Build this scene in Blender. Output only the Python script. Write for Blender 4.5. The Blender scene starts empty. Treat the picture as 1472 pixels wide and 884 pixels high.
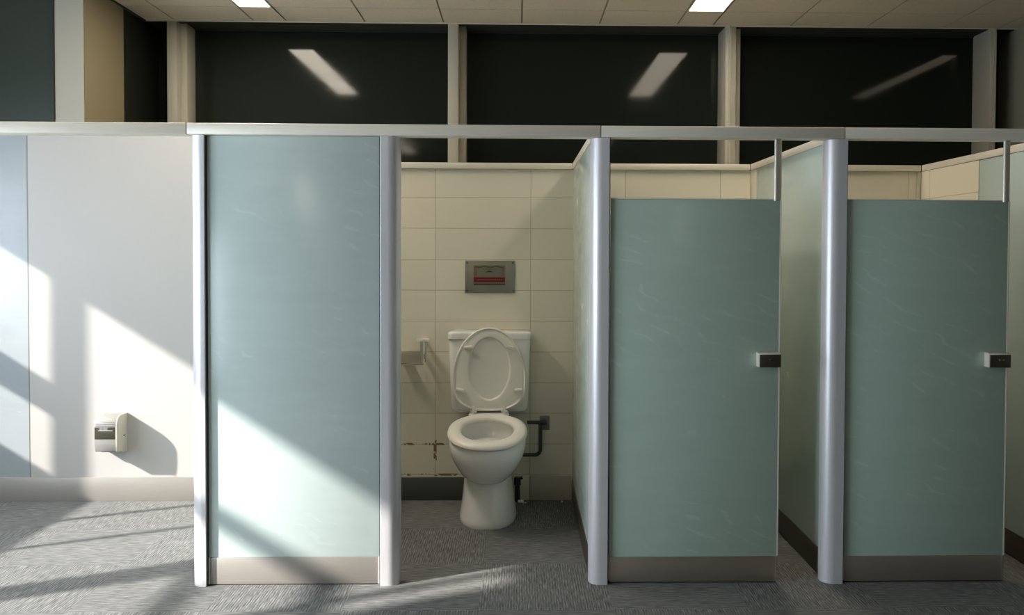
import bpy, bmesh, math, random
from mathutils import Vector, Matrix
random.seed(4)
C = bpy.context.scene.collection
PI = math.pi
R = math.radians

# ------------------------------------------------------------------ camera (calibrated from the photograph's vanishing lines)
D, ZCAM = 3.5665, 1.31
yaw, pitch, roll = 0.0233, 0.0250, 0.0038
fw = Vector((math.sin(yaw)*math.cos(pitch), math.cos(yaw)*math.cos(pitch), -math.sin(pitch)))
r0 = Vector((math.cos(yaw), -math.sin(yaw), 0)); u0 = r0.cross(fw)
rr = r0*math.cos(roll)+u0*math.sin(roll); uu = -r0*math.sin(roll)+u0*math.cos(roll)
cd = bpy.data.cameras.new('camera'); cam = bpy.data.objects.new('camera', cd); C.objects.link(cam)
m = Matrix.Identity(4)
for i in range(3):
    m[i][0] = rr[i]; m[i][1] = uu[i]; m[i][2] = -fw[i]
m[0][3], m[1][3], m[2][3] = 0, -D, ZCAM
cam.matrix_world = m
cd.sensor_width = 36; cd.lens = 1300*36/1472
cd.shift_x = -38.5/1472; cd.shift_y = -44.2/1472
cd.clip_start = .05
bpy.context.scene.camera = cam

# ------------------------------------------------------------------ materials
def mat(name, col, rough=.5, metal=0., spec=.5, **k):
    m = bpy.data.materials.new(name); m.use_nodes = True
    b = m.node_tree.nodes['Principled BSDF']
    b.inputs['Base Color'].default_value = (*col, 1)
    b.inputs['Roughness'].default_value = rough
    b.inputs['Metallic'].default_value = metal
    b.inputs['Specular IOR Level'].default_value = spec
    for a, v in k.items():
        b.inputs[a.replace('_', ' ')].default_value = v
    return m
class N:
    """small node helper"""
    def __init__(s, m): s.t = m.node_tree; s.b = s.t.nodes['Principled BSDF']
    def n(s, ty, **k):
        x = s.t.nodes.new(ty)
        for a, v in k.items(): setattr(x, a, v)
        return x
    def l(s, a, b): s.t.links.new(a, b)
    def obj(s):
        return s.n('ShaderNodeTexCoord').outputs['Object']
    def geo(s):
        return s.n('ShaderNodeNewGeometry').outputs['Position']
    def math(s, op, a, b=None, c=None):
        x = s.n('ShaderNodeMath', operation=op)
        for i, v in enumerate((a, b, c)):
            if v is None: continue
            if isinstance(v, (int, float)): x.inputs[i].default_value = v
            else: s.l(v, x.inputs[i])
        return x.outputs[0]
    def mapping(s, v, sc=(1, 1, 1), loc=(0, 0, 0)):
        x = s.n('ShaderNodeMapping'); x.inputs['Scale'].default_value = sc; x.inputs['Location'].default_value = loc
        s.l(v, x.inputs[0]); return x.outputs[0]
    def noise(s, v, scale, detail=3, rough=.5):
        x = s.n('ShaderNodeTexNoise'); x.inputs['Scale'].default_value = scale; x.inputs['Detail'].default_value = detail
        x.inputs['Roughness'].default_value = rough
        s.l(v, x.inputs['Vector']); return x.outputs['Fac']
    def ramp(s, f, stops):
        x = s.n('ShaderNodeValToRGB'); e = x.color_ramp.elements
        e[0].position, e[0].color = stops[0][0], (*stops[0][1], 1)
        e[1].position, e[1].color = stops[-1][0], (*stops[-1][1], 1)
        for p, c in stops[1:-1]:
            q = e.new(p); q.color = (*c, 1)
        s.l(f, x.inputs[0]); return x.outputs[0]
    def mix(s, f, a, b):
        x = s.n('ShaderNodeMix', data_type='RGBA')
        if isinstance(f, (int, float)): x.inputs[0].default_value = f
        else: s.l(f, x.inputs[0])
        for i, v in ((6, a), (7, b)):
            if isinstance(v, tuple): x.inputs[i].default_value = (*v, 1)
            else: s.l(v, x.inputs[i])
        return x.outputs[2]
    def bump(s, h, st=.1, dist=.002):
        x = s.n('ShaderNodeBump'); x.inputs['Strength'].default_value = st; x.inputs['Distance'].default_value = dist
        s.l(h, x.inputs['Height']); s.l(x.outputs[0], s.b.inputs['Normal']); return x
    def color(s, c): s.l(c, s.b.inputs['Base Color'])
    def rough(s, c): s.l(c, s.b.inputs['Roughness'])

def glass_panel_material(name, col, marks=1.):
    """back-painted glass with uneven gloss and faint pale lines"""
    m = mat(name, col, .22, spec=.4)
    n = N(m); p = n.geo()
    sm = n.noise(n.mapping(p, (2.2, 2.2, 9)), 1.6, 4, .6)
    sm2 = n.noise(n.mapping(p, (5, 5, 1.2)), 2.4, 3, .5)
    f = n.math('MULTIPLY', sm, sm2)
    wv = n.n('ShaderNodeTexWave', wave_type='BANDS', bands_direction='DIAGONAL', wave_profile='SIN')
    wv.inputs['Scale'].default_value = 4.2; wv.inputs['Distortion'].default_value = 7; wv.inputs['Detail'].default_value = 2; wv.inputs['Detail Scale'].default_value = .8
    n.l(n.mapping(p, (1, 1, 2.2)), wv.inputs['Vector'])
    ln = n.math('MULTIPLY', n.math('GREATER_THAN', wv.outputs['Fac'], .95), n.math('GREATER_THAN', n.noise(p, 2.6, 2), .54))
    n.rough(n.math('ADD', n.math('MULTIPLY_ADD', f, .34, .12), n.math('MULTIPLY', ln, .06*marks)))
    d = n.ramp(sm, [(.35, col), (.75, tuple(c*1.05+.006 for c in col))])
    n.color(n.mix(n.math('MULTIPLY', ln, .045*marks), d, (.80, .84, .80)))
    return m
AQUA = glass_panel_material('aqua_back_painted_glass', (.53, .62, .60))
AQUA_P = glass_panel_material('aqua_divider_glass', (.51, .60, .575), 0.)
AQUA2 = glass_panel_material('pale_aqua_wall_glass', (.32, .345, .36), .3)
AQUA_D = glass_panel_material('aqua_door_glass', (.43, .55, .475))

WHITE = mat('white_wall_laminate', (.44, .42, .40), .4, spec=.3)
n = N(WHITE); n.color(n.ramp(n.noise(n.geo(), 1.3, 3), [(.3, (.435, .415, .395)), (.7, (.455, .435, .415))]))
def brushed(name, col, rough, sc=(1, 1, 90), metal=1.0):
    m = mat(name, col, rough, metal)
    n = N(m); f = n.noise(n.mapping(n.geo(), sc), 9, 3, .6)
    n.rough(n.math('MULTIPLY_ADD', f, .18, rough-.09))
    n.color(n.ramp(f, [(.3, tuple(c*.93 for c in col)), (.7, tuple(min(1, c*1.06) for c in col))]))
    return m
ALU = brushed('satin_aluminium_post', (.72, .71, .73), .36, (60, 60, 1), .3)
RAIL = brushed('satin_aluminium_rail', (.84, .78, .67), .45, (1, 1, 60), .2)
ROD = mat('bright_hanger_rod', (.85, .83, .78), .25, .3)
STEEL = brushed('brushed_steel_kick_plate', (.62, .555, .47), .33, (1, 1, 90), .92)
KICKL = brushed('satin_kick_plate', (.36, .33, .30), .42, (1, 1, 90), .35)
KICKD = brushed('shaded_kick_plate', (.11, .10, .075), .4, (1, 1, 90), .6)  # same kick-plate metal, its dark reflection put into the colour
CHROME = mat('chrome', (.8, .78, .72), .12, 1.0)
LOCKM = brushed('dark_steel_lock', (.22, .19, .14), .35, (1, 1, 90))
HOLD = mat('satin_holder_plate', (.52, .47, .37), .3, .4)  # beige base stands in for the tiles mirrored in the chrome
DARKP = mat('dark_painted_metal', (.05, .06, .05), .4)
PORC = mat('white_porcelain', (.90, .885, .85), .12, spec=.6, Coat_Weight=.3)
PLAST = mat('cream_plastic', (.87, .83, .76), .28, spec=.5)
WATER = mat('grey_bowl_water', (.34, .31, .24), .05, spec=.5)
DISP = mat('white_dispenser_plastic', (.27, .258, .242), .4)
DISPW = mat('smoked_window', (.05, .05, .035), .12, spec=.7)
SIDE = mat('beige_dispenser_side', (.50, .46, .38), .35)
FRAME = mat('painted_window_frame', (.50, .48, .41), .5)
MULL = mat('painted_mullion', (.37, .355, .30), .5)
COLUMN = mat('painted_column', (.34, .32, .27), .6)
PIERSHADE = mat('pier_side_shade', (.145, .12, .068), .6)  # warm shade of the pier's side, put into a darker colour
RUBBER = mat('black_rubber', (.02, .022, .02), .6)
GREYSK = mat('dark_grey_vinyl_skirting', (.085, .09, .085), .55)
BLACK = mat('dark_void', (.006, .008, .006), .8)
GLASS = mat('dark_clerestory_glass', (.010, .013, .010), .035, spec=.5, IOR=1.26)
SGLASS = mat('dark_side_glass', (.008, .010, .007), .5, spec=.15)
n = N(GLASS); n.rough(n.math('MULTIPLY_ADD', n.noise(n.mapping(n.geo(), (.5, 1, 6)), 2.5, 4), .10, .02))
PANEL_D = mat('dark_grey_green_glazing', (.028, .036, .029), .3, spec=.4)
PLATE = brushed('steel_sign_plate', (.36, .36, .29), .4, (1, 1, 90), .85)
RED = mat('red_sticker_band', (.17, .008, .006), .45)
PINK = mat('red_sticker_border', (.28, .10, .07), .5)
OCHRE = mat('ochre_sticker_print', (.16, .09, .02), .5)
STICK = mat('grey_sticker_ground', (.20, .21, .16), .5)
INK = mat('dark_sticker_print', (.05, .04, .02), .5)
GROUT = mat('ceiling_joint', (.16, .14, .10), .8)
VPL = mat('grey_valve_plate', (.24, .23, .18), .4)
PIPE = mat('dark_green_pipe', (.06, .075, .055), .3, .5)
ROOMW = mat('painted_room_wall', (.22, .22, .18), .7)

# cream wall tiles, joints on a 504 x 163.7 mm grid
def tile_material(name, axis):
    m = mat(name, (.78, .72, .59), .16, spec=.5)
    n = N(m); p = n.geo()
    s = n.n('ShaderNodeSeparateXYZ'); n.l(p, s.inputs[0])
    hx = s.outputs[0] if axis == 'x' else s.outputs[1]; hz = s.outputs[2]
    def line(v, off, pitch, w):
        a = n.math('DIVIDE', n.math('SUBTRACT', v, off), pitch)
        fr = n.math('FRACT', a)
        d = n.math('MULTIPLY', n.math('MINIMUM', fr, n.math('SUBTRACT', 1.0, fr)), pitch)
        return n.math('LESS_THAN', d, w), n.math('FLOOR', a)
    lx, ix = line(hx, -.436 if axis == 'x' else .617, .504, .0018)
    lz, iz = line(hz, -.0287, .1637, .0018)
    g = n.math('MAXIMUM', lx, lz)
    cmb = n.n('ShaderNodeCombineXYZ'); n.l(ix, cmb.inputs[0]); n.l(iz, cmb.inputs[1])
    wn = n.n('ShaderNodeTexWhiteNoise'); n.l(cmb.outputs[0], wn.inputs['Vector'])
    base = n.ramp(wn.outputs['Value'], [(0, (.83, .775, .65)), (1, (.88, .825, .70))])
    cloud = n.noise(p, 3.2, 4)
    base = n.mix(n.math('MULTIPLY', cloud, .25), base, (.80, .71, .53))
    # chipped grey grime along the joints of the lowest courses
    low = n.math('LESS_THAN', hz, .32)
    left = n.math('LESS_THAN', s.outputs[0], -.2)
    gr = n.math('GREATER_THAN', n.noise(n.mapping(p, (1, 1, 1)), 16, 4, .75), .49)
    wide = n.math('MAXIMUM', line(hx, -.436 if axis == 'x' else .617, .504, .008)[0], line(hz, -.0287, .1637, .006)[0])
    grime = n.math('MULTIPLY', n.math('MULTIPLY', low, left), n.math('MULTIPLY', gr, wide))
    c = n.mix(g, base, (.58, .51, .38))
    n.color(n.mix(grime, c, (.24, .17, .09)))
    n.bump(n.math('SUBTRACT', 1.0, g), .35, .002)
    return m
TILE = tile_material('cream_wall_tile', 'x')
TILE_S = tile_material('cream_side_tile', 'y')
TILEW = mat('white_base_tile', (.60, .56, .47), .3)

# carpet tiles laid quarter-turn, ribbed and mottled
CARPET = mat('grey_ribbed_carpet', (.2, .2, .19), .95, spec=.1)
n = N(CARPET); p = n.geo()
s = n.n('ShaderNodeSeparateXYZ'); n.l(p, s.inputs[0])
X, Y = n.math('ADD', s.outputs[0], .14), n.math('ADD', s.outputs[1], .27)
ck = n.math('MODULO', n.math('ADD', n.math('FLOOR', n.math('DIVIDE', X, .5)), n.math('FLOOR', n.math('DIVIDE', Y, .5))), 2.0)
ck = n.math('ABSOLUTE', ck)
def ribs(dirn):
    w = n.n('ShaderNodeTexWave', wave_type='BANDS', bands_direction=dirn, wave_profile='SIN')
    w.inputs['Scale'].default_value = 31; w.inputs['Distortion'].default_value = .5
    w.inputs['Detail'].default_value = 0; w.inputs['Detail Scale'].default_value = 1.0
    n.l(p, w.inputs['Vector']); return w.outputs['Fac']
nx = n.noise(n.mapping(p, (190, 16, 1)), 1.0, 3, .6); ny = n.noise(n.mapping(p, (16, 190, 1)), 1.0, 3, .6)
stx = n.math('MULTIPLY_ADD', ribs('X'), .14, n.math('MULTIPLY', nx, .86))
sty = n.math('MULTIPLY_ADD', ribs('Y'), .14, n.math('MULTIPLY', ny, .86))
mixf = n.n('ShaderNodeMix', data_type='FLOAT'); n.l(ck, mixf.inputs[0]); n.l(stx, mixf.inputs[2]); n.l(sty, mixf.inputs[3])
st = mixf.outputs[0]
fine = n.noise(p, 420, 2, .7)
tone = n.noise(n.mapping(p, (1.2, 1.2, 1)), 3, 2)
v = n.math('ADD', n.math('MULTIPLY', st, .8), n.math('ADD', n.math('MULTIPLY', fine, .25), n.math('MULTIPLY', tone, .08)))
n.color(n.ramp(v, [(.34, (.05, .051, .048)), (.55, (.15, .151, .148)), (.76, (.31, .31, .31))]))
n.bump(v, .5, .004)

# ceiling tile
CEIL = mat('cream_ceiling_tile', (.46, .43, .36), .85, spec=.2)
n = N(CEIL); n.color(n.ramp(n.noise(n.geo(), 160, 2, .7), [(.35, (.42, .39, .325)), (.6, (.48, .45, .375))]))
def emis(name, col, st):
    m = mat(name, (.8, .8, .8), .4)
    b = m.node_tree.nodes['Principled BSDF']
    b.inputs['Emission Color'].default_value = (*col, 1); b.inputs['Emission Strength'].default_value = st
    return m
LAMP = emis('lit_diffuser', (1, .90, .74), 36)
LAMPR = emis('aged_diffuser', (1, .88, .70), 16)
LAMP2 = emis('dim_diffuser', (1, .86, .64), 3)

# ------------------------------------------------------------------ mesh helpers
def box(bm, x0, x1, y0, y1, z0, z1, bev=0., seg=2):
    r = bmesh.ops.create_cube(bm, size=1)
    vs = r['verts']
    bmesh.ops.scale(bm, vec=(x1-x0, y1-y0, z1-z0), verts=vs)
    bmesh.ops.translate(bm, vec=((x0+x1)/2, (y0+y1)/2, (z0+z1)/2), verts=vs)
    if bev > 0:
        es = list({e for v in vs for e in v.link_edges})
        bmesh.ops.bevel(bm, geom=es, offset=bev, segments=seg, profile=.5, affect='EDGES')
    return vs
def prism(bm, pts, axis, a, b, bev=0.):
    """extrude a closed 2-D outline along an axis ('x': pts are (y,z); 'z': (x,y); 'y': (x,z))"""
    def P(p, t):
        return {'x': (t, p[0], p[1]), 'z': (p[0], p[1], t), 'y': (p[0], t, p[1])}[axis]
    A = [bm.verts.new(P(p, a)) for p in pts]; B = [bm.verts.new(P(p, b)) for p in pts]
    k = len(pts)
    f1 = bm.faces.new(A); f2 = bm.faces.new(B[::-1])
    for i in range(k): bm.faces.new((A[i], B[i], B[(i+1) % k], A[(i+1) % k]))
    if bev > 0:
        es = list(f1.edges)+list(f2.edges)
        bmesh.ops.bevel(bm, geom=es, offset=bev, segments=2, profile=.5, affect='EDGES')
def loft(bm, rings, cap0=True, cap1=True):
    V = [[bm.verts.new(q) for q in r] for r in rings]
    k = len(rings[0])
    for a, b in zip(V, V[1:]):
        for i in range(k): bm.faces.new((a[i], a[(i+1) % k], b[(i+1) % k], b[i]))
    if cap0: bm.faces.new(V[0][::-1])
    if cap1: bm.faces.new(V[-1])
def tube(bm, pts, r, k=14):
    pts = [Vector(p) for p in pts]; rings = []
    up = Vector((0, 0, 1))
    for i, p in enumerate(pts):
        t = (pts[min(i+1, len(pts)-1)]-pts[max(i-1, 0)]).normalized()
        ref = up if abs(t.dot(up)) < .9 else Vector((0, 1, 0))
        a = t.cross(ref).normalized(); b = t.cross(a)
        rings.append([p+a*(r*math.cos(2*PI*j/k))+b*(r*math.sin(2*PI*j/k)) for j in range(k)])
    loft(bm, rings)
def disc(bm, c, r, axis='y', h=.002, k=20):
    c = Vector(c); d = {'x': Vector((1, 0, 0)), 'y': Vector((0, 1, 0)), 'z': Vector((0, 0, 1))}[axis]
    tube(bm, [c-d*h/2, c+d*h/2], r, k)
def obj(name, bm, m, parent=None, smooth=False, kind=None, mats=None):
    bmesh.ops.recalc_face_normals(bm, faces=bm.faces)
    me = bpy.data.meshes.new(name)
    org = Vector((0, 0, 0))
    if parent is None or True:
        xs = [v.co for v in bm.verts]
        lo = Vector([min(v[i] for v in xs) for i in range(3)]); hi = Vector([max(v[i] for v in xs) for i in range(3)])
        org = Vector(((lo.x+hi.x)/2, (lo.y+hi.y)/2, lo.z))
        bmesh.ops.translate(bm, vec=-org, verts=bm.verts)
    bm.to_mesh(me); bm.free()
    me.materials.append(m)
    for q in (mats or []): me.materials.append(q)
    if smooth:
        for p in me.polygons: p.use_smooth = True
        try: me.set_sharp_from_angle(angle=R(smooth if smooth > 1 else 38))
        except Exception: pass
    o = bpy.data.objects.new(name, me); C.objects.link(o)
    if parent is not None:
        o.parent = parent
        o.location = org-abs_loc(parent)
    else: o.location = org
    if kind: o['kind'] = kind
    return o
def abs_loc(o):
    v = Vector(o.location)
    while o.parent: o = o.parent; v += Vector(o.location)
    return v
def thing(name, label, cat, loc, group=None):
    o = bpy.data.objects.new(name, None); C.objects.link(o); o.location = loc; o.empty_display_size = .1
    o['label'] = label; o['category'] = cat
    if group: o['group'] = group
    return o
def tag(o, label, cat, group=None):
    o['label'] = label; o['category'] = cat
    if group: o['group'] = group
    return o
def B(): return bmesh.new()
def bx(name, dims, m, parent=None, bev=0., smooth=False, kind=None, seg=2):
    bm = B(); box(bm, *dims, bev=bev, seg=seg); return obj(name, bm, m, parent, smooth or bev > 0, kind)

# ------------------------------------------------------------------ the room
ZC = 2.722                    # ceiling
YB = 1.23                     # face of the back wall
YK = 2.02                     # front of the clerestory frames
XL, XR = -3.6, 4.3
YG = 2.235
YF = -8.0
bm = B(); box(bm, XL-.2, XR+.2, YF-.2, YB+.02, -.12, 0); obj('floor', bm, CARPET, kind='structure')

# back wall block behind the stalls, tiled face, service ledge on top
bm = B(); box(bm, -1.27, XR, YB, YK+.45, -.05, 1.757); obj('wall_back', bm, TILE, kind='structure')
# left recess wall: white laminate and the aqua glass beside it
ZW = 1.98
bm = B(); box(bm, -2.560, -1.27, YB, YB+.12, -.05, ZW); obj('wall_recess', bm, WHITE, kind='structure')
bm = B(); box(bm, XL, -2.566, YB, YB+.12, -.05, ZW); obj('wall_recess_left', bm, AQUA2, kind='structure')
bx('trim_1', (-2.566, -2.561, YB+.001, YB+.1, .1, ZW), VPL, kind='structure')
bx('baseboard_left', (XL, -1.268, YB-.012, YB-.0005, .0, .126), KICKL, bev=.001, kind='structure')
bm = B(); box(bm, -2.415, -2.268, YB, 1.706, ZW, ZC); box(bm, -2.415, -1.27, YB+.12, 1.706, 1.6, ZW-.01)
obj('wall_pier', bm, COLUMN, kind='structure')
bx('trim_14', (-2.2675, -2.264, YB+.006, 1.706, ZW, ZC-.013), PIERSHADE, kind='structure')  # thin sheet carrying the pier's side shade as colour
bm = B(); box(bm, XL, -2.419, YB+.02, YB+.08, ZW, ZC+.05); obj('window_1', bm, PANEL_D, kind='structure')
bx('trim_2', (-2.4185, -2.4155, YB-.004, YB+.02, ZW, ZC), BLACK, kind='structure')
# ledge between the recess wall and the clerestory, on the left
bm = B(); box(bm, -2.30, -1.27, 1.706, YK+.45, 1.5, 1.757); obj('wall_ledge', bm, FRAME, kind='structure')
# side glazing behind the pier (dark)
bm = B(); box(bm, -2.33, -2.27, 1.707, YG+.26, 1.757, ZC+.1); obj('window_2', bm, SGLASS, kind='structure')

# clerestory: four dark panes between upright frames

mull = [(-2.139, -2.08, -2.043), (-.432, -.368, -.327), (1.279, 1.344, 1.387), (2.931, 2.966, 3.009)]
panes = [(-2.268, -2.139), (-2.08, -.432), (-.368, 1.279), (1.344, 2.931), (2.966, XR)]
for i, (a, b) in enumerate(panes):
    w = bx('window_%d' % (i+3), (a-.01, b+.01, YG, YG+.012, 1.757, ZC-.0005), GLASS, kind='structure')
    # faint dark blind cassette / head frame behind the top of each pane
    bx('head_frame', (max(a, -2.26), b, YG-.012, YG-.001, ZC-.008, ZC-.0006), BLACK, parent=w)
    bx('cill_frame', (max(a, -2.26), b, YG-.04, YG-.001, 1.757, 1.80), FRAME, parent=w)
for i, (a, b, c) in enumerate(mull):
    bm = B(); box(bm, a, b, YK, YG+.01, 1.757, ZC-.0005, bev=.003)
    box(bm, b, c, YK+.07, YG+.01, 1.757, ZC-.0005, bev=.002)
    if i > 1: box(bm, a+.02, a+.032, YK-.012, YK, 1.757, ZC-.001)
    obj('trim_%d' % (i+3), bm, MULL, kind='structure', smooth=True)
bm = B(); box(bm, -2.3, XR, YG+.2, YG+.25, 1.757, ZC+.2); obj('wall_void', bm, BLACK, kind='structure')
# dark bulkhead on the right where the ceiling drops out of sight
bm = B(); box(bm, 3.10, XR, YB+.35, YG, 1.757, ZC); obj('wall_pier_right', bm, ROOMW, kind='structure')

# ceiling: tiles in runs of 477.5 mm with slots for the luminaires
GX = [-.9350, -.4575, .020, .4975, .975]
xcells = []
left = [-3.52, -3.04, -2.5650, -2.0875, -1.610]
xcells += list(zip(left, left[1:])) + [('L', -1.610, -1.4125)] + [(-1.4125, -.935)] + list(zip(GX, GX[1:])) + [('L', .975, 1.1975)]
right = [1.1975, 1.675, 2.1525, 2.63, 2.98]
xcells += list(zip(right, right[1:])) + [('L', 2.98, 3.13), (3.13, 3.61), (3.61, XR)]
ys = [YK, 1.70, 1.2225]
while ys[-1] > YF: ys.append(ys[-1]-.4775*2 if len(ys) > 3 else ys[-1]-.4775)
lampspans = {-1.610: [(1.70, -.08), (-2.95, -4.73)], .975: [(1.70, -.08), (-2.95, -4.73)], 2.98: [(1.70, -.08)]}
bm = B()
G = .005
def ctile(x0, x1, y0, y1):
    box(bm, x0+G, x1-G, y0+G, y1-G, ZC, ZC+.012)
for c in xcells:
    if c[0] == 'L':
        x0, x1 = c[1], c[2]; cuts = []
        edge = YK
        for a, b in lampspans[round(x0, 4)]:
            if edge-a > .05: ctile(x0, x1, a, edge)
            edge = b
        ctile(x0, x1, YF, edge)
    else:
        for a, b in zip(ys, ys[1:]): ctile(c[0], c[1], max(b, YF), a)
ctile(XL, -3.52, YF, YK)
nt = len(bm.faces)
box(bm, XL-.1, XR+.1, YF-.1, YK+.45, ZC+.10, ZC+.16)
# dark grid bars just above the tile faces, between luminaire slots
def bar(x0, x1, y0, y1): box(bm, x0, x1, y0, y1, ZC+.004, ZC+.010)
for c in xcells:
    x = c[1] if c[0] == 'L' else c[0]
    bar(x-.006, x+.006, YF, YK)
    if c[0] != 'L':
        for y in ys[1:]: bar(c[0], c[1], y-.006, y+.006)
    else:
        x = c[2]; bar(x-.006, x+.006, YF, YK)
        for a, b in lampspans[round(c[1], 4)]:
            bar(c[1], c[2], a-.004, a+.006); bar(c[1], c[2], b-.006, b+.004)
for i, f in enumerate(bm.faces):
    if i >= nt: f.material_index = 1
obj('ceiling', bm, CEIL, kind='structure', mats=[GROUT])
# plenum upstand closing the ceiling edge over the clerestory
bx('trim_8', (XL, XR, YK-.004, YK, ZC-.006, ZC+.05), FRAME, kind='structure')
bx('ceiling_recess', (-2.45, XR, YK+.0005, YG+.26, ZC, ZC+.02), BLACK, kind='structure')
bx('trim_10', (-2.271, -2.262, YB+.01, YK-.004, ZC-.012, ZC), BLACK, kind='structure')

# room walls out of frame that shape the light
W = 'structure'
ops = [  # (y0, y1, z0, z1) openings of the window wall, some added for fill
    (.66, .95, .86, 1.19), (.66, .95, 1.35, 1.92),
    (.215, .575, .86, 1.905), (-.215, .185, .86, 1.905), (-.79, -.245, .86, 1.905),
    (-1.57, -.97, .3, 1.42), (-1.57, -.97, 1.50, 1.76), (-1.57, -.97, 1.85, 2.26),
    (-1.74, -1.62, .3, 1.42), (-1.74, -1.62, 1.50, 1.76), (-1.74, -1.62, 1.85, 2.26),
    (-2.55, -1.8, .3, 1.7), (-3.6, -2.6, .3, 2.15)]  # unseen openings added for fill from the left; low sills above likewise
def holed_wall(name, x0, x1, y0, y1, z0, z1, holes, m):
    yy = sorted({y0, y1, *[h[0] for h in holes], *[h[1] for h in holes]})
    zz = sorted({z0, z1, *[h[2] for h in holes], *[h[3] for h in holes]})
    bm = B()
    for a, b in zip(yy, yy[1:]):
        run = None
        for c, d in zip(zz, zz[1:]):
            my, mz = (a+b)/2, (c+d)/2
            if any(h[0] < my < h[1] and h[2] < mz < h[3] for h in holes):
                if run: box(bm, x0, x1, a, b, run[0], run[1]); run = None
            else: run = (run[0], d) if run else (c, d)
        if run: box(bm, x0, x1, a, b, run[0], run[1])
    return obj(name, bm, m, kind='structure')
holed_wall('wall_left', XL-.03, XL, YF-.2, YB+.3, -.1, ZC+.15, ops, ROOMW)
bx('wall_right', (XR, XR+.1, YF-.2, YK+.45, -.1, ZC+.15), ROOMW, kind=W)
bx('wall_front', (XL-.1, XR+.1, YF-.1, YF, -.1, ZC+.15), ROOMW, kind=W)

# ------------------------------------------------------------------ ceiling luminaires
def luminaire(x0, x1, y1, y0, label, lamp=LAMP):
    t = thing('ceiling_light', label, 'ceiling light', ((x0+x1)/2, (y0+y1)/2, ZC), 'linear ceiling lights')
    bm = B()
    for a in ((x0+.004, x0+.012), (x1-.012, x1-.004)): box(bm, a[0], a[1], y0+.004, y1-.004, ZC-.001, ZC+.05)
    for a in ((y0+.004, y0+.010), (y1-.010, y1-.004)): box(bm, x0+.004, x1-.004, a[0], a[1], ZC-.001, ZC+.05)
    box(bm, x0+.004, x1-.004, y0+.004, y1-.004, ZC+.05, ZC+.055)
    obj('housing', bm, FRAME, t)
    bx('diffuser', (x0+.013, x1-.013, y0+.011, y1-.011, ZC+.004, ZC+.012), lamp, t)
luminaire(-1.610, -1.4125, 1.70, -.08, 'lit linear ceiling light, the left one at the top edge of the picture')
luminaire(.975, 1.1975, 1.70, -.08, 'lit linear ceiling light, the right one at the top edge of the picture', LAMPR)
luminaire(2.98, 3.13, 1.70, -.08, 'lit ceiling light seen as a thin slanting reflection in the right dark pane', LAMP2)
luminaire(.975, 1.1975, -2.95, -4.73, 'ceiling light seen as a pale streak in the dark pane under the head rail', LAMP2)
luminaire(-1.610, -1.4125, -2.95, -4.73, 'ceiling light added behind the viewer to brighten the toilet and cubicle fronts', LAMPR)  # unseen lamp, added to lift the toilet and front faces

# ------------------------------------------------------------------ cubicle system
ZR0, ZR1 = 1.768, 1.812
YP = -.021                       # posts stand proud of the panels
S = (D+YP)/D
def qpost(name, xa, xb, side, label, group='rounded cubicle posts'):
    """corner post: flat front, quarter-round on its free side; side=-1 rounds left, +1 rounds right"""
    xa, xb = xa*S, xb*S
    r = .046; d = .062; pts = []
    if side < 0:
        pts = [(xb, YP+d), (xb, YP+.002), (xb-.002, YP)]
        for i in range(15):
            a = PI/2*i/14; pts.append((xa+r-r*math.sin(a), YP+r-r*math.cos(a)))
        pts.append((xa, YP+d))
    else:
        pts = [(xa, YP+d)]
        for i in range(3): pass
        pts += [(xa, YP+.002), (xa+.002, YP)]
        for i in range(15):
            a = PI/2*i/14; pts.append((xb-r+r*math.sin(a), YP+r-r*math.cos(a)))
        pts.append((xb, YP+d))
    t = thing(name, label, 'post', ((xa+xb)/2, YP+d/2, 0), group)
    bm = B(); prism(bm, pts, 'z', 0, ZR0-.001); obj('post_profile', bm, ALU, t, smooth=30)
    # slim shadow-gap gasket on the panel side
    if side < 0: g = (xb, xb+.003)
    else: g = (xa-.003, xa)
    bx('gasket', (g[0], g[1], YP+.008, YP+.03, .002, ZR0-.002), RUBBER, t)
    return t
qpost('cubicle_post', -1.284, -1.224, -1, 'satin aluminium post at the left corner of the fixed aqua panel')
qpost('cubicle_post', -.541, -.466, 1, 'satin aluminium post left of the open stall with the toilet')
qpost('cubicle_post', .288, .362, -1, 'satin aluminium post between the open stall and the first closed door')
qpost('cubicle_post', 1.227, 1.308, -1, 'satin aluminium post between the two closed aqua doors')

qpost('cubicle_post', 2.143, 2.218, -1, 'satin aluminium post of the last divider, just past the right edge of the picture')

# head rails, jointed above the posts
def rail(x0, x1, label):
    t = thing('head_rail', label, 'rail', ((x0+x1)/2, 0, ZR0), 'head rails over the cubicle fronts')
    bm = B(); box(bm, x0+.0006, x1-.0006, -.033, .0425, ZR0, ZR1, bev=.0035); obj('rail_profile', bm, RAIL, t, smooth=True)
    bx('end_joint', (x1-.0012, x1+.0002, -.0336, .0430, ZR0-.0001, ZR1+.0004), CHROME, t)
rail(-3.598, -1.282, 'long aluminium rail bridging the recess left of the cubicles')
rail(-1.2818, .322, 'aluminium rail running over the fixed panel and open stall')
rail(.3222, 1.282, 'aluminium rail running over the first closed door')
rail(1.2822, 3.2, 'aluminium rail running over the second closed door, furthest right')

# fixed front panel
t = thing('front_panel', 'fixed full-height aqua glass cubicle panel crossed by a slanting sun patch', 'panel', (-.88, .01, 0))
bx('glass', (-1.2130, -.5435, 0, .018, .110, ZR0-.001), AQUA, t, bev=.001)
bx('kick_plate', (-1.2122, -.5440, -.003, .020, .004, .1095), KICKL, t, bev=.0012)
for a in (-1.2132, -.5475): bx('end_trim', (a, a+.004, -.005, .0205, .004, .11), RAIL, t)
bx('backing_plate', (-1.2110, -.5450, .0208, .026, .004, ZR0-.002), FRAME, t)

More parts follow.
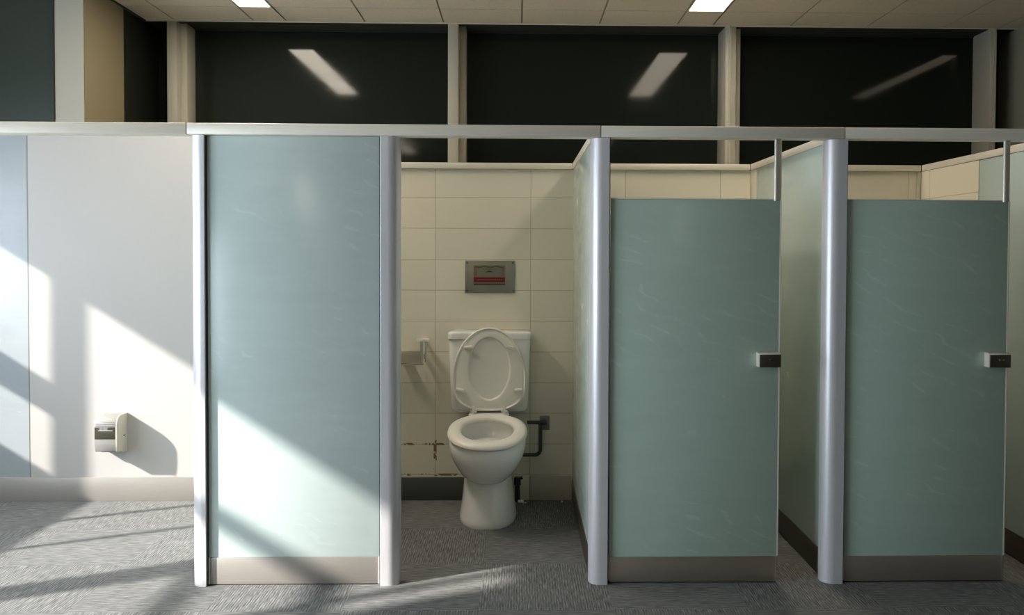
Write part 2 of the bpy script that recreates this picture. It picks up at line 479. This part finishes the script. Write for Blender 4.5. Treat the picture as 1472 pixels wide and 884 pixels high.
# side dividers
def divider(x0, y_end, label, tiled=False):
    x1 = x0+.026
    t = thing('cubicle_divider', label, 'partition', ((x0+x1)/2, .6, 0), 'dividers between the stalls')
    bx('glass', (x0, x1, .045, y_end, .112, 1.757), AQUA_P, t, bev=.001)
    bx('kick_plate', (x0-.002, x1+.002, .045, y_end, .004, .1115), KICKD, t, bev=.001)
    if y_end < 1.2: bx('wall_channel', (x0-.003, x1+.003, y_end+.0005, YB-.001, .004, 1.757), TILEW, t, bev=.001)
    bx('top_rail', (x0-.006, x1+.006, .044, YB-.022, 1.7575, 1.790), RAIL, t, bev=.002)
    return t
divider(-1.262, 1.225, 'divider behind the fixed panel, closing the open stall on its left')
divider(.2928, 1.206, 'aqua divider on the right side of the open stall')
divider(1.2366, 1.096, 'aqua divider seen through the gap right of the first door')
# last divider: its rear half is a cream tiled stub wall
t = thing('cubicle_divider', 'divider at the right edge of the picture, cream tiled at its rear', 'partition', (2.165, .6, 0), 'dividers between the stalls')
bx('glass', (2.1525, 2.1785, .045, .6165, .112, 1.757), AQUA_P, t, bev=.001)
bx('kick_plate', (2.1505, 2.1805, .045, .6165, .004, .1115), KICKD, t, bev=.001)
bx('tiled_section', (2.1505, 2.2205, .617, YB-.001, .004, 1.757), TILE_S, t)
bx('top_rail', (2.1465, 2.1865, .044, YB-.022, 1.7575, 1.790), RAIL, t, bev=.002)
# corner bead and cap rail of the back wall
def caprail(x0, x1, label):
    bm = B(); box(bm, x0, x1, YB-.020, YB+.03, 1.7575, 1.790, bev=.003)
    tag(obj('wall_cap_rail', bm, RAIL, smooth=True), label, 'rail', 'cap rails along the tiled wall')
caprail(-1.234, .2855, 'thin cap rail on top of the tiles behind the toilet')
caprail(.326, 1.2295, 'thin cap rail on the tiled wall above the first door')
caprail(1.270, 2.1455, 'thin cap rail on the tiled wall above the second door')
caprail(2.188, XR-.01, 'thin cap rail on the tiled wall past the last divider')
bx('trim_11', (2.128, 2.1500, YB-.012, YB-.0005, .14, 1.757), TILEW, bev=.004, kind='structure')

# doors
def door(x0, x1, label, screws):
    t = thing('cubicle_door', label, 'door', ((x0+x1)/2, .01, 0), 'closed cubicle doors')
    zt = 1.528
    bx('glass', (x0, x1, -.002, .016, .106, zt), AQUA_D, t, bev=.0012)
    bm = B(); box(bm, x0, x1, -.005, .018, .006, .1055, bev=.0012); k = obj('kick_plate', bm, STEEL, t, smooth=True)
    bx('kick_edge', (x1-.004, x1+.0015, -.0065, .0182, .006, .107), CHROME, k)
    bx('edge_strip', (x1+.0004, x1+.006, -.003, .017, .108, zt), RAIL, t, bev=.001)
    bx('top_trim', (x0, x1-.02, -.003, .017, zt+.0003, zt+.004), RAIL, t)
    # hanger from door head to rail: bright round rod plus flat fin
    bm = B(); tube(bm, [(x1-.019, -.004, zt-.004), (x1-.019, -.004, ZR0-.0005)], .0058)
    obj('hanger_rod', bm, ROD, t, smooth=60)
    bx('hanger_fin', (x1-.012, x1+.006, .002, .020, zt, ZR0-.0005), RAIL, t, bev=.001)
    # lock case
    bm = B(); lx0 = x1-.090
    box(bm, lx0, x1-.001, -.040, -.0025, .868, .925, bev=.002)
    lk = obj('lock_case', bm, RAIL, t, smooth=True)
    bx('lock_plate', (lx0+.005, x1-.0015, -.0425, -.0403, .868, .9185), LOCKM, lk, bev=.0005)
    for dx, r in screws:
        bm = B(); disc(bm, (lx0+.044+dx, -.044, .899), r, 'y', .003); obj('screw', bm, CHROME, lk)
    return t
door(.3665, 1.038, 'closed aqua door beside the open stall, single screw on its lock', [(0, .0032)])
door(1.3045, 1.954, 'darker closed aqua door at far right, two bright screws on its lock', [(-.002, .0034), (.012, .0026)])

# ------------------------------------------------------------------ toilet
TX = -.144
def egg(cx, y_f, y_b, hw, z, k=40, p=2.15, front=1.0, tilt=None):
    """egg-shaped ring; widest a little behind the middle"""
    ym = y_f+(y_b-y_f)*.54; out = []
    for i in range(k):
        a = 2*PI*i/k; c, s_ = math.cos(a), math.sin(a)
        x = cx+hw*math.copysign(abs(c)**(2/p), c)
        L = (ym-y_f) if s_ < 0 else (y_b-ym)
        y = ym+L*math.copysign(abs(s_)**(2/p), s_)
        zz = z(y) if callable(z) else z
        out.append((x, y, zz))
    return out
def rimz(off): return lambda y: .392+off+(y-.58)*.165
t = thing('toilet', 'white close-coupled toilet with raised lid in the open stall', 'toilet', (TX, .95, 0))
# pedestal
bm = B()
prof = [(0, .140, .700, 1.16), (.012, .143, .696, 1.162), (.03, .141, .698, 1.16), (.09, .131, .712, 1.15), (.15, .124, .725, 1.14),
        (.20, .120, .735, 1.13), (.25, .121, .74, 1.13), (.30, .125, .75, 1.14), (.35, .13, .77, 1.16), (.385, .135, .80, 1.17)]
loft(bm, [egg(TX, a, b, w, z, p=2.3) for z, w, a, b in prof])
obj('pedestal', bm, PORC, t, smooth=60)
# bowl: outer shell, rim, cavity
bm = B(); rings = []
yc, yb = .58, 1.045
for q in [(-.001, .95), (.006, .975), (.020, .993), (.045, .985), (.075, .95), (.105, .89), (.135, .80), (.165, .70), (.19, .56), (.205, .40), (.210, .2)][::-1]:
    dz, s_ = q
    ym = .82; f_ = ym-(ym-yc)*s_; b_ = ym+(yb-ym)*s_
    rings.append(egg(TX, f_, b_, .190*s_, (lambda dz: (lambda y: rimz(-dz)(y)))(dz)))
top = rings[-1]
def inset(k1, k2, off): return egg(TX, .58+k1, 1.045-k1*1.6, .190-k1, rimz(off))
rings += [egg(TX, .590, 1.036, .180, rimz(.003)), egg(TX, .628, .985, .146, rimz(.003)), egg(TX, .620, .993, .152, rimz(-.010)),
          egg(TX, .622, .990, .150, rimz(-.045)), egg(TX, .645, .965, .128, rimz(-.09)), egg(TX, .70, .92, .092, rimz(-.14)), egg(TX, .76, .88, .045, rimz(-.18))]
loft(bm, rings)
obj('bowl', bm, PORC, t, smooth=60)
bm = B(); loft(bm, [egg(TX, .70, .925, .085, .296, p=2.1), egg(TX, .70, .925, .085, .300, p=2.1)])
obj('bowl_water', bm, WATER, t, smooth=50)
# rear deck carrying the cistern
bm = B(); box(bm, TX-.105, TX+.105, 1.012, 1.2, .36, .500, bev=.012, seg=3)
obj('rear_deck', bm, PORC, t, smooth=50)
# seat
def ring_loft(bm, outs, ins):
    """closed tube between outer and inner outlines (lists of rings going round the section)"""
    loops = outs+ins
    V = [[bm.verts.new(q) for q in r] for r in loops]; k = len(V[0])
    for a, b in zip(V, V[1:]+V[:1]):
        for i in range(k): bm.faces.new((a[i], a[(i+1) % k], b[(i+1) % k], b[i]))
bm = B()
ring_loft(bm, [egg(TX, .574, 1.018, .189, rimz(.013)), egg(TX, .568, 1.022, .194, rimz(.017)), egg(TX, .568, 1.022, .192, rimz(.024)), egg(TX, .576, 1.016, .186, rimz(.033)), egg(TX, .600, .998, .166, rimz(.039))],
          [egg(TX, .634, .968, .138, rimz(.036)), egg(TX, .644, .960, .128, rimz(.028)), egg(TX, .646, .958, .126, rimz(.019)), egg(TX, .642, .962, .130, rimz(.013))])
seat = obj('seat', bm, PLAST, t, smooth=60)
# raised lid (underside faces the room) leaning on the cistern
LZ0, LZ1 = .510, .934
def lid_y(z, off=0): return 1.030+(z-LZ0)*.075-off
def lid_outline(k=56, g=0.):
    out = []
    zc_ = LZ0+.155; 
    for i in range(k):
        a = 2*PI*i/k; c, s_ = math.cos(a), math.sin(a)
        if s_ >= 0:
            x = (.189-g)*math.copysign(abs(c)**(2/2.0), c); z = zc_+(LZ1-zc_-g)*abs(s_)**(2/2.05)
        else:
            x = (.189-g)*math.copysign(abs(c)**(2/2.9), c)*(1-.12*abs(s_)**2); z = zc_-(zc_-LZ0-g)*abs(s_)**(2/3.0)
        out.append((x, z))
    return out
def lidring(g, off, sq=None):
    return [(TX+x, lid_y(z, off), z) for x, z in lid_outline(g=g)]
def oval(hw, hh, zc_, off, k=56):
    return [(TX+hw*math.cos(2*PI*i/k), lid_y(zc_+hh*math.sin(2*PI*i/k), off), zc_+hh*math.sin(2*PI*i/k)) for i in range(k)]
bm = B()
loft(bm, [lidring(.02, -.018), lidring(.004, -.014), lidring(0, -.004), lidring(.001, .010), lidring(.005, .013), lidring(.010, .010), lidring(.013, .004), lidring(.018, .006),
          oval(.112, .164, .725, .012), oval(.108, .160, .725, .011), oval(.102, .154, .725, .001), oval(.05, .09, .725, -.004), oval(.01, .02, .725, -.005)])
lid = obj('lid', bm, PLAST, t, smooth=50)
for sx, z, ang in ((-1, .834, -6), (1, .834, 14), (-1, .618, 14), (1, .618, -6)):
    bm = B(); w = .022
    xx = .107 if z > .7 else .150
    rs = []
    box(bm, -w, w, -.018, .008, -.008, .008, bev=.005, seg=3)
    bmesh.ops.rotate(bm, cent=(0, 0, 0), matrix=Matrix.Rotation(R(ang), 3, 'Y'), verts=bm.verts)
    bmesh.ops.translate(bm, vec=(TX+sx*xx, lid_y(z, .014), z), verts=bm.verts)
    obj('buffer', bm, PLAST, lid, smooth=60)
for sx in (-1, 1):
    bm = B()
    tube(bm, [(TX+sx*.078-.016, 1.024, .508), (TX+sx*.078+.016, 1.024, .508)], .009)
    tube(bm, [(TX+sx*.078, 1.024, .470), (TX+sx*.078, 1.024, .508)], .010)
    box(bm, TX+sx*.078-.008, TX+sx*.078+.008, 1.016, 1.028, .506, .535, bev=.003)
    obj('hinge', bm, PLAST, t, smooth=50)
# cistern
bm = B()
def rrect(x0, x1, y0, y1, z, r=.03, k=6):
    out = []
    for cx, cy, a0 in ((x1-r, y1-r, 0), (x0+r, y1-r, 90), (x0+r, y0+r, 180), (x1-r, y0+r, 270)):
        for i in range(k+1):
            a = R(a0+90*i/k); out.append((cx+r*math.cos(a), cy+r*math.sin(a), z))
    return out
def cr(w, f, z, r=.03): return rrect(TX-w, TX+w, f, YB-.004, z, r)
loft(bm, [cr(.172, 1.10, .492, .02), cr(.192, 1.088, .500), cr(.199, 1.082, .514), cr(.205, 1.074, .66), cr(.210, 1.066, .862), cr(.207, 1.069, .870)])
obj('cistern', bm, PORC, t, smooth=45)
bm = B()
loft(bm, [cr(.208, 1.068, .8705), cr(.215, 1.060, .8725), cr(.216, 1.059, .899), cr(.212, 1.063, .907), cr(.203, 1.072, .911)])
obj('cistern_lid', bm, PORC, t, smooth=45)

# inlet valve and pipe on the tiles
t = thing('water_inlet_pipe', 'dark water pipe with wall valve right of the toilet bowl', 'pipe', (.12, 1.2, .25))
bx('wall_plate', (.120, .172, YB-.010, YB-.0005, .375, .450), VPL, t, bev=.003)
bm = B(); tube(bm, [(.143, YB-.012, .424), (.143, 1.175, .424)], .012); tube(bm, [(.150, 1.178, .424), (.052, 1.178, .424)], .0095); tube(bm, [(.152, 1.178, .424), (.120, 1.178, .424)], .013)
obj('valve', bm, DARKP, t, smooth=50)
bm = B(); pts = [(.122, 1.178, .42), (.122, 1.178, .28)]
for i in range(1, 9):
    a = PI/2*i/8; pts.append((.122-.028*(1-math.cos(a)), 1.178, .28-.028*math.sin(a)))
pts += [(.02, 1.178, .252), (-.03, 1.16, .252)]
tube(bm, pts, .010); obj('bent_pipe', bm, PIPE, t, smooth=50)
t = thing('waste_pipe', 'short black pipe dropping to the floor behind the toilet foot', 'pipe', (.0, 1.19, 0))
bm = B(); tube(bm, [(.002, 1.19, .0), (.002, 1.19, .11)], .013); obj('pipe', bm, RUBBER, t, smooth=50)
bm = B(); tube(bm, [(.002, 1.19, .09), (.002, 1.19, .13)], .018); tube(bm, [(.002, 1.19, .122), (.03, 1.19, .128)], .008); obj('collar', bm, RUBBER, t, smooth=50)
t = thing('floor_bolt', 'small pale fixing cap on the carpet beside the toilet foot', 'fixing', (.03, 1.15, 0))
bm = B(); tube(bm, [(.005, 1.155, .010), (.035, 1.155, .010)], .0085); obj('cap', bm, PORC, t, smooth=50)
bx('tab', (.03, .052, 1.148, 1.162, .0, .006), TILEW, t, bev=.002)
bm = B(); bmesh.ops.create_icosphere(bm, subdivisions=2, radius=.006, matrix=Matrix.Translation((.237, 1.17, .006)))
tag(obj('bolt_cap', bm, PORC, smooth=60), 'tiny pale cap on the floor in the right rear corner of the stall', 'fixing')

# skirting courses at the foot of the back wall
bx('baseboard_back', (-1.230, -.20, YB-.012, YB-.0005, 0, .122), GREYSK, bev=.001, kind='structure')
bm = B(); box(bm, -.198, .066, YB-.010, YB-.0005, 0, .132, bev=.002); obj('trim_12', bm, TILE, kind='structure', smooth=True)
bm = B(); box(bm, .069, .286, YB-.014, YB-.0005, 0, .132, bev=.003); obj('trim_13', bm, TILEW, kind='structure', smooth=True)
bx('baseboard_back_2', (.325, 2.149, YB-.012, YB-.0005, 0, .122), GREYSK, bev=.001, kind='structure')

# ------------------------------------------------------------------ sign plate above the toilet
t = thing('sign_plate', 'small steel plate with red banded sticker above the cistern', 'sign', (-.147, YB, 1.103))
pl = bx('plate', (-.2785, -.0145, YB-.006, YB-.0005, 1.103, 1.275), PLATE, t, bev=.001)
for x in (-.268, -.026):
    for z in (1.115, 1.263):
        bm = B(); disc(bm, (x, YB-.0075, z), .0052, 'y', .003); obj('screw', bm, CHROME, t)
y0 = YB-.0072
st = bx('sticker', (-.234, -.066, y0, y0+.001, 1.146, 1.250), STICK, t)
def strip(x0, x1, z0, z1, name, m, k=0): return bx(name, (x0, x1, y0-.0006-k*.0003, y0-.0001, z0, z1), m, st)
strip(-.233, -.067, 1.160, 1.187, 'red_band', RED)
strip(-.233, -.067, 1.146, 1.153, 'dark_band', INK)
for s_, x in ((-1, -.222), (1, -.078)):
    bm = B()
    for i in range(5): box(bm, x-.006+random.uniform(-.002, .002), x+.005, y0-.0006, y0-.0001, 1.191+i*.010, 1.1995+i*.010)
    obj('border_print', bm, PINK, st)
bm = B()
for i in range(12):
    x = -.226+i*.0125; box(bm, x, x+.0125, y0-.0006, y0-.0001, 1.238-.003*math.sin(i*1.3), 1.246-.003*math.sin(i*1.3))
obj('heading_print', bm, OCHRE, st)
bm = B()
prism(bm, [(-.176, 1.213), (-.128, 1.213), (-.15, 1.223)], 'y', y0-.0006, y0-.0001)
for i in range(6): box(bm, -.185+i*.013, -.176+i*.013, y0-.0006, y0-.0001, 1.228, 1.2305)
obj('emblem_print', bm, INK, st)
bm = B()
for i in range(13): box(bm, -.215+i*.0105, -.208+i*.0105, y0-.0010, y0-.0006, 1.171, 1.1765)
obj('band_lettering', bm, PINK, st)

# ------------------------------------------------------------------ toilet-roll holder left of the cistern
t = thing('wall_mounted_roll_holder', 'chrome toilet-roll bracket fixed to the tiles left of the cistern', 'toilet roll holder', (-.52, 1.19, .73))
bx('cover_plate', (-.72, -.502, 1.150, 1.156, .740, .803), HOLD, t, bev=.001)
bx('bracket', (-.62, -.58, 1.155, YB-.0002, .755, .79), CHROME, t)
bx('lower_lip', (-.72, -.488, 1.125, 1.157, .732, .7385), CHROME, t, bev=.0015)
bm = B(); disc(bm, (-.4915, 1.150, .860), .032, 'z', .010, 28); box(bm, -.500, -.480, 1.155, YB-.001, .853, .862)
obj('top_cap', bm, ROD, t, smooth=40)
bm = B()
loft(bm, [rrect(-.506, -.488, 1.144, 1.160, .739, .005), rrect(-.508, -.490, 1.144, 1.162, .853, .005)]); loft(bm, [rrect(-.484, -.476, 1.150, 1.162, .745, .003), rrect(-.484, -.470, 1.150, 1.165, .853, .003)])
box(bm, -.500, -.485, 1.16, YB-.001, .76, .785)
obj('arm', bm, CHROME, t, smooth=40)

# ------------------------------------------------------------------ dispenser on the white wall
t = thing('tissue_dispenser', 'white wall dispenser with smoked band, casting a long shadow on the white wall', 'dispenser', (-2.11, YB, .268))
yw = YB-.0006
side = [(yw, .466), (yw-.045, .4665), (yw-.084, .4655), (yw-.100, .460), (yw-.113, .450), (yw-.120, .437), (yw-.1238, .42), (yw-.124, .37), (yw-.123, .33), (yw-.121, .292), (yw-.116, .285),
        (yw-.06, .281), (yw-.05, .268), (yw, .268)]
bm = B(); prism(bm, side, 'x', -2.170, -2.062, bev=.003); obj('body', bm, DISP, t, smooth=50)
s2 = [(yw, .468), (yw-.045, .4685), (yw-.085, .4675), (yw-.1015, .462), (yw-.115, .4515), (yw-.1222, .438), (yw-.126, .42), (yw-.1262, .37), (yw-.1252, .33), (yw-.1232, .290), (yw-.116, .283),
      (yw-.06, .279), (yw-.05, .266), (yw, .266)]
bm = B(); prism(bm, s2, 'x', -2.0615, -2.0545, bev=.002); sp = obj('side_cheek', bm, SIDE, t, smooth=50)
bm = B(); disc(bm, (-2.0535, yw-.045, .357), .004, 'x', .003); obj('lock', bm, RUBBER, sp)
bm = B(); box(bm, -2.1685, -2.0655, yw-.1262, yw-.1215, .352, .413, bev=.001); wd = obj('smoked_window', bm, DISPW, t, smooth=True)
bx('label_strip', (-2.150, -2.075, yw-.1268, yw-.1263, .394, .397), SIDE, wd)
bm = B()
for i in range(4): 
    z = .421+i*.009; dy = [.1232, .1215, .1175, .109][i]
    box(bm, -2.166, -2.066, yw-dy-.004, yw-dy+.004, z, z+.0018)
obj('ribs', bm, DISP, t)

# ------------------------------------------------------------------ light
world = bpy.data.worlds.new('sky'); bpy.context.scene.world = world; world.use_nodes = True
bg = world.node_tree.nodes['Background']
bg.inputs[0].default_value = (.76, .88, 1.0, 1); bg.inputs[1].default_value = 9.0
sd = bpy.data.lights.new('sun', 'SUN'); sd.energy = 11.8; sd.angle = R(1.25); sd.color = (1, .95, .88)
so = bpy.data.objects.new('sun', sd); C.objects.link(so)
dirv = Vector((1, .485, -.63)).normalized()
so.rotation_euler = dirv.to_track_quat('-Z', 'Y').to_euler(); so.location = (-8, -4, 5)
def portal(y0, y1, z0, z1):
    a = bpy.data.lights.new('window_portal', 'AREA'); a.shape = 'RECTANGLE'; a.size = z1-z0; a.size_y = y1-y0
    a.cycles.is_portal = True
    o = bpy.data.objects.new('window_portal', a); C.objects.link(o)
    o.location = (XL-.04, (y0+y1)/2, (z0+z1)/2); o.rotation_euler = (0, -PI/2, 0)
for q in ((.66, .95, .86, 1.92), (-.79, .575, .86, 1.905), (-1.74, -.97, .3, 2.26), (-2.55, -1.8, .3, 1.7), (-3.6, -2.6, .3, 2.15)): portal(*q)

sc = bpy.context.scene
sc.view_settings.view_transform = 'Standard'; sc.view_settings.look = 'None'
sc.view_settings.gamma = 1; sc.view_settings.use_curve_mapping = False
sc.view_settings.exposure = 0.0
sc.cycles.max_bounces = 8; sc.cycles.diffuse_bounces = 5; sc.cycles.glossy_bounces = 4
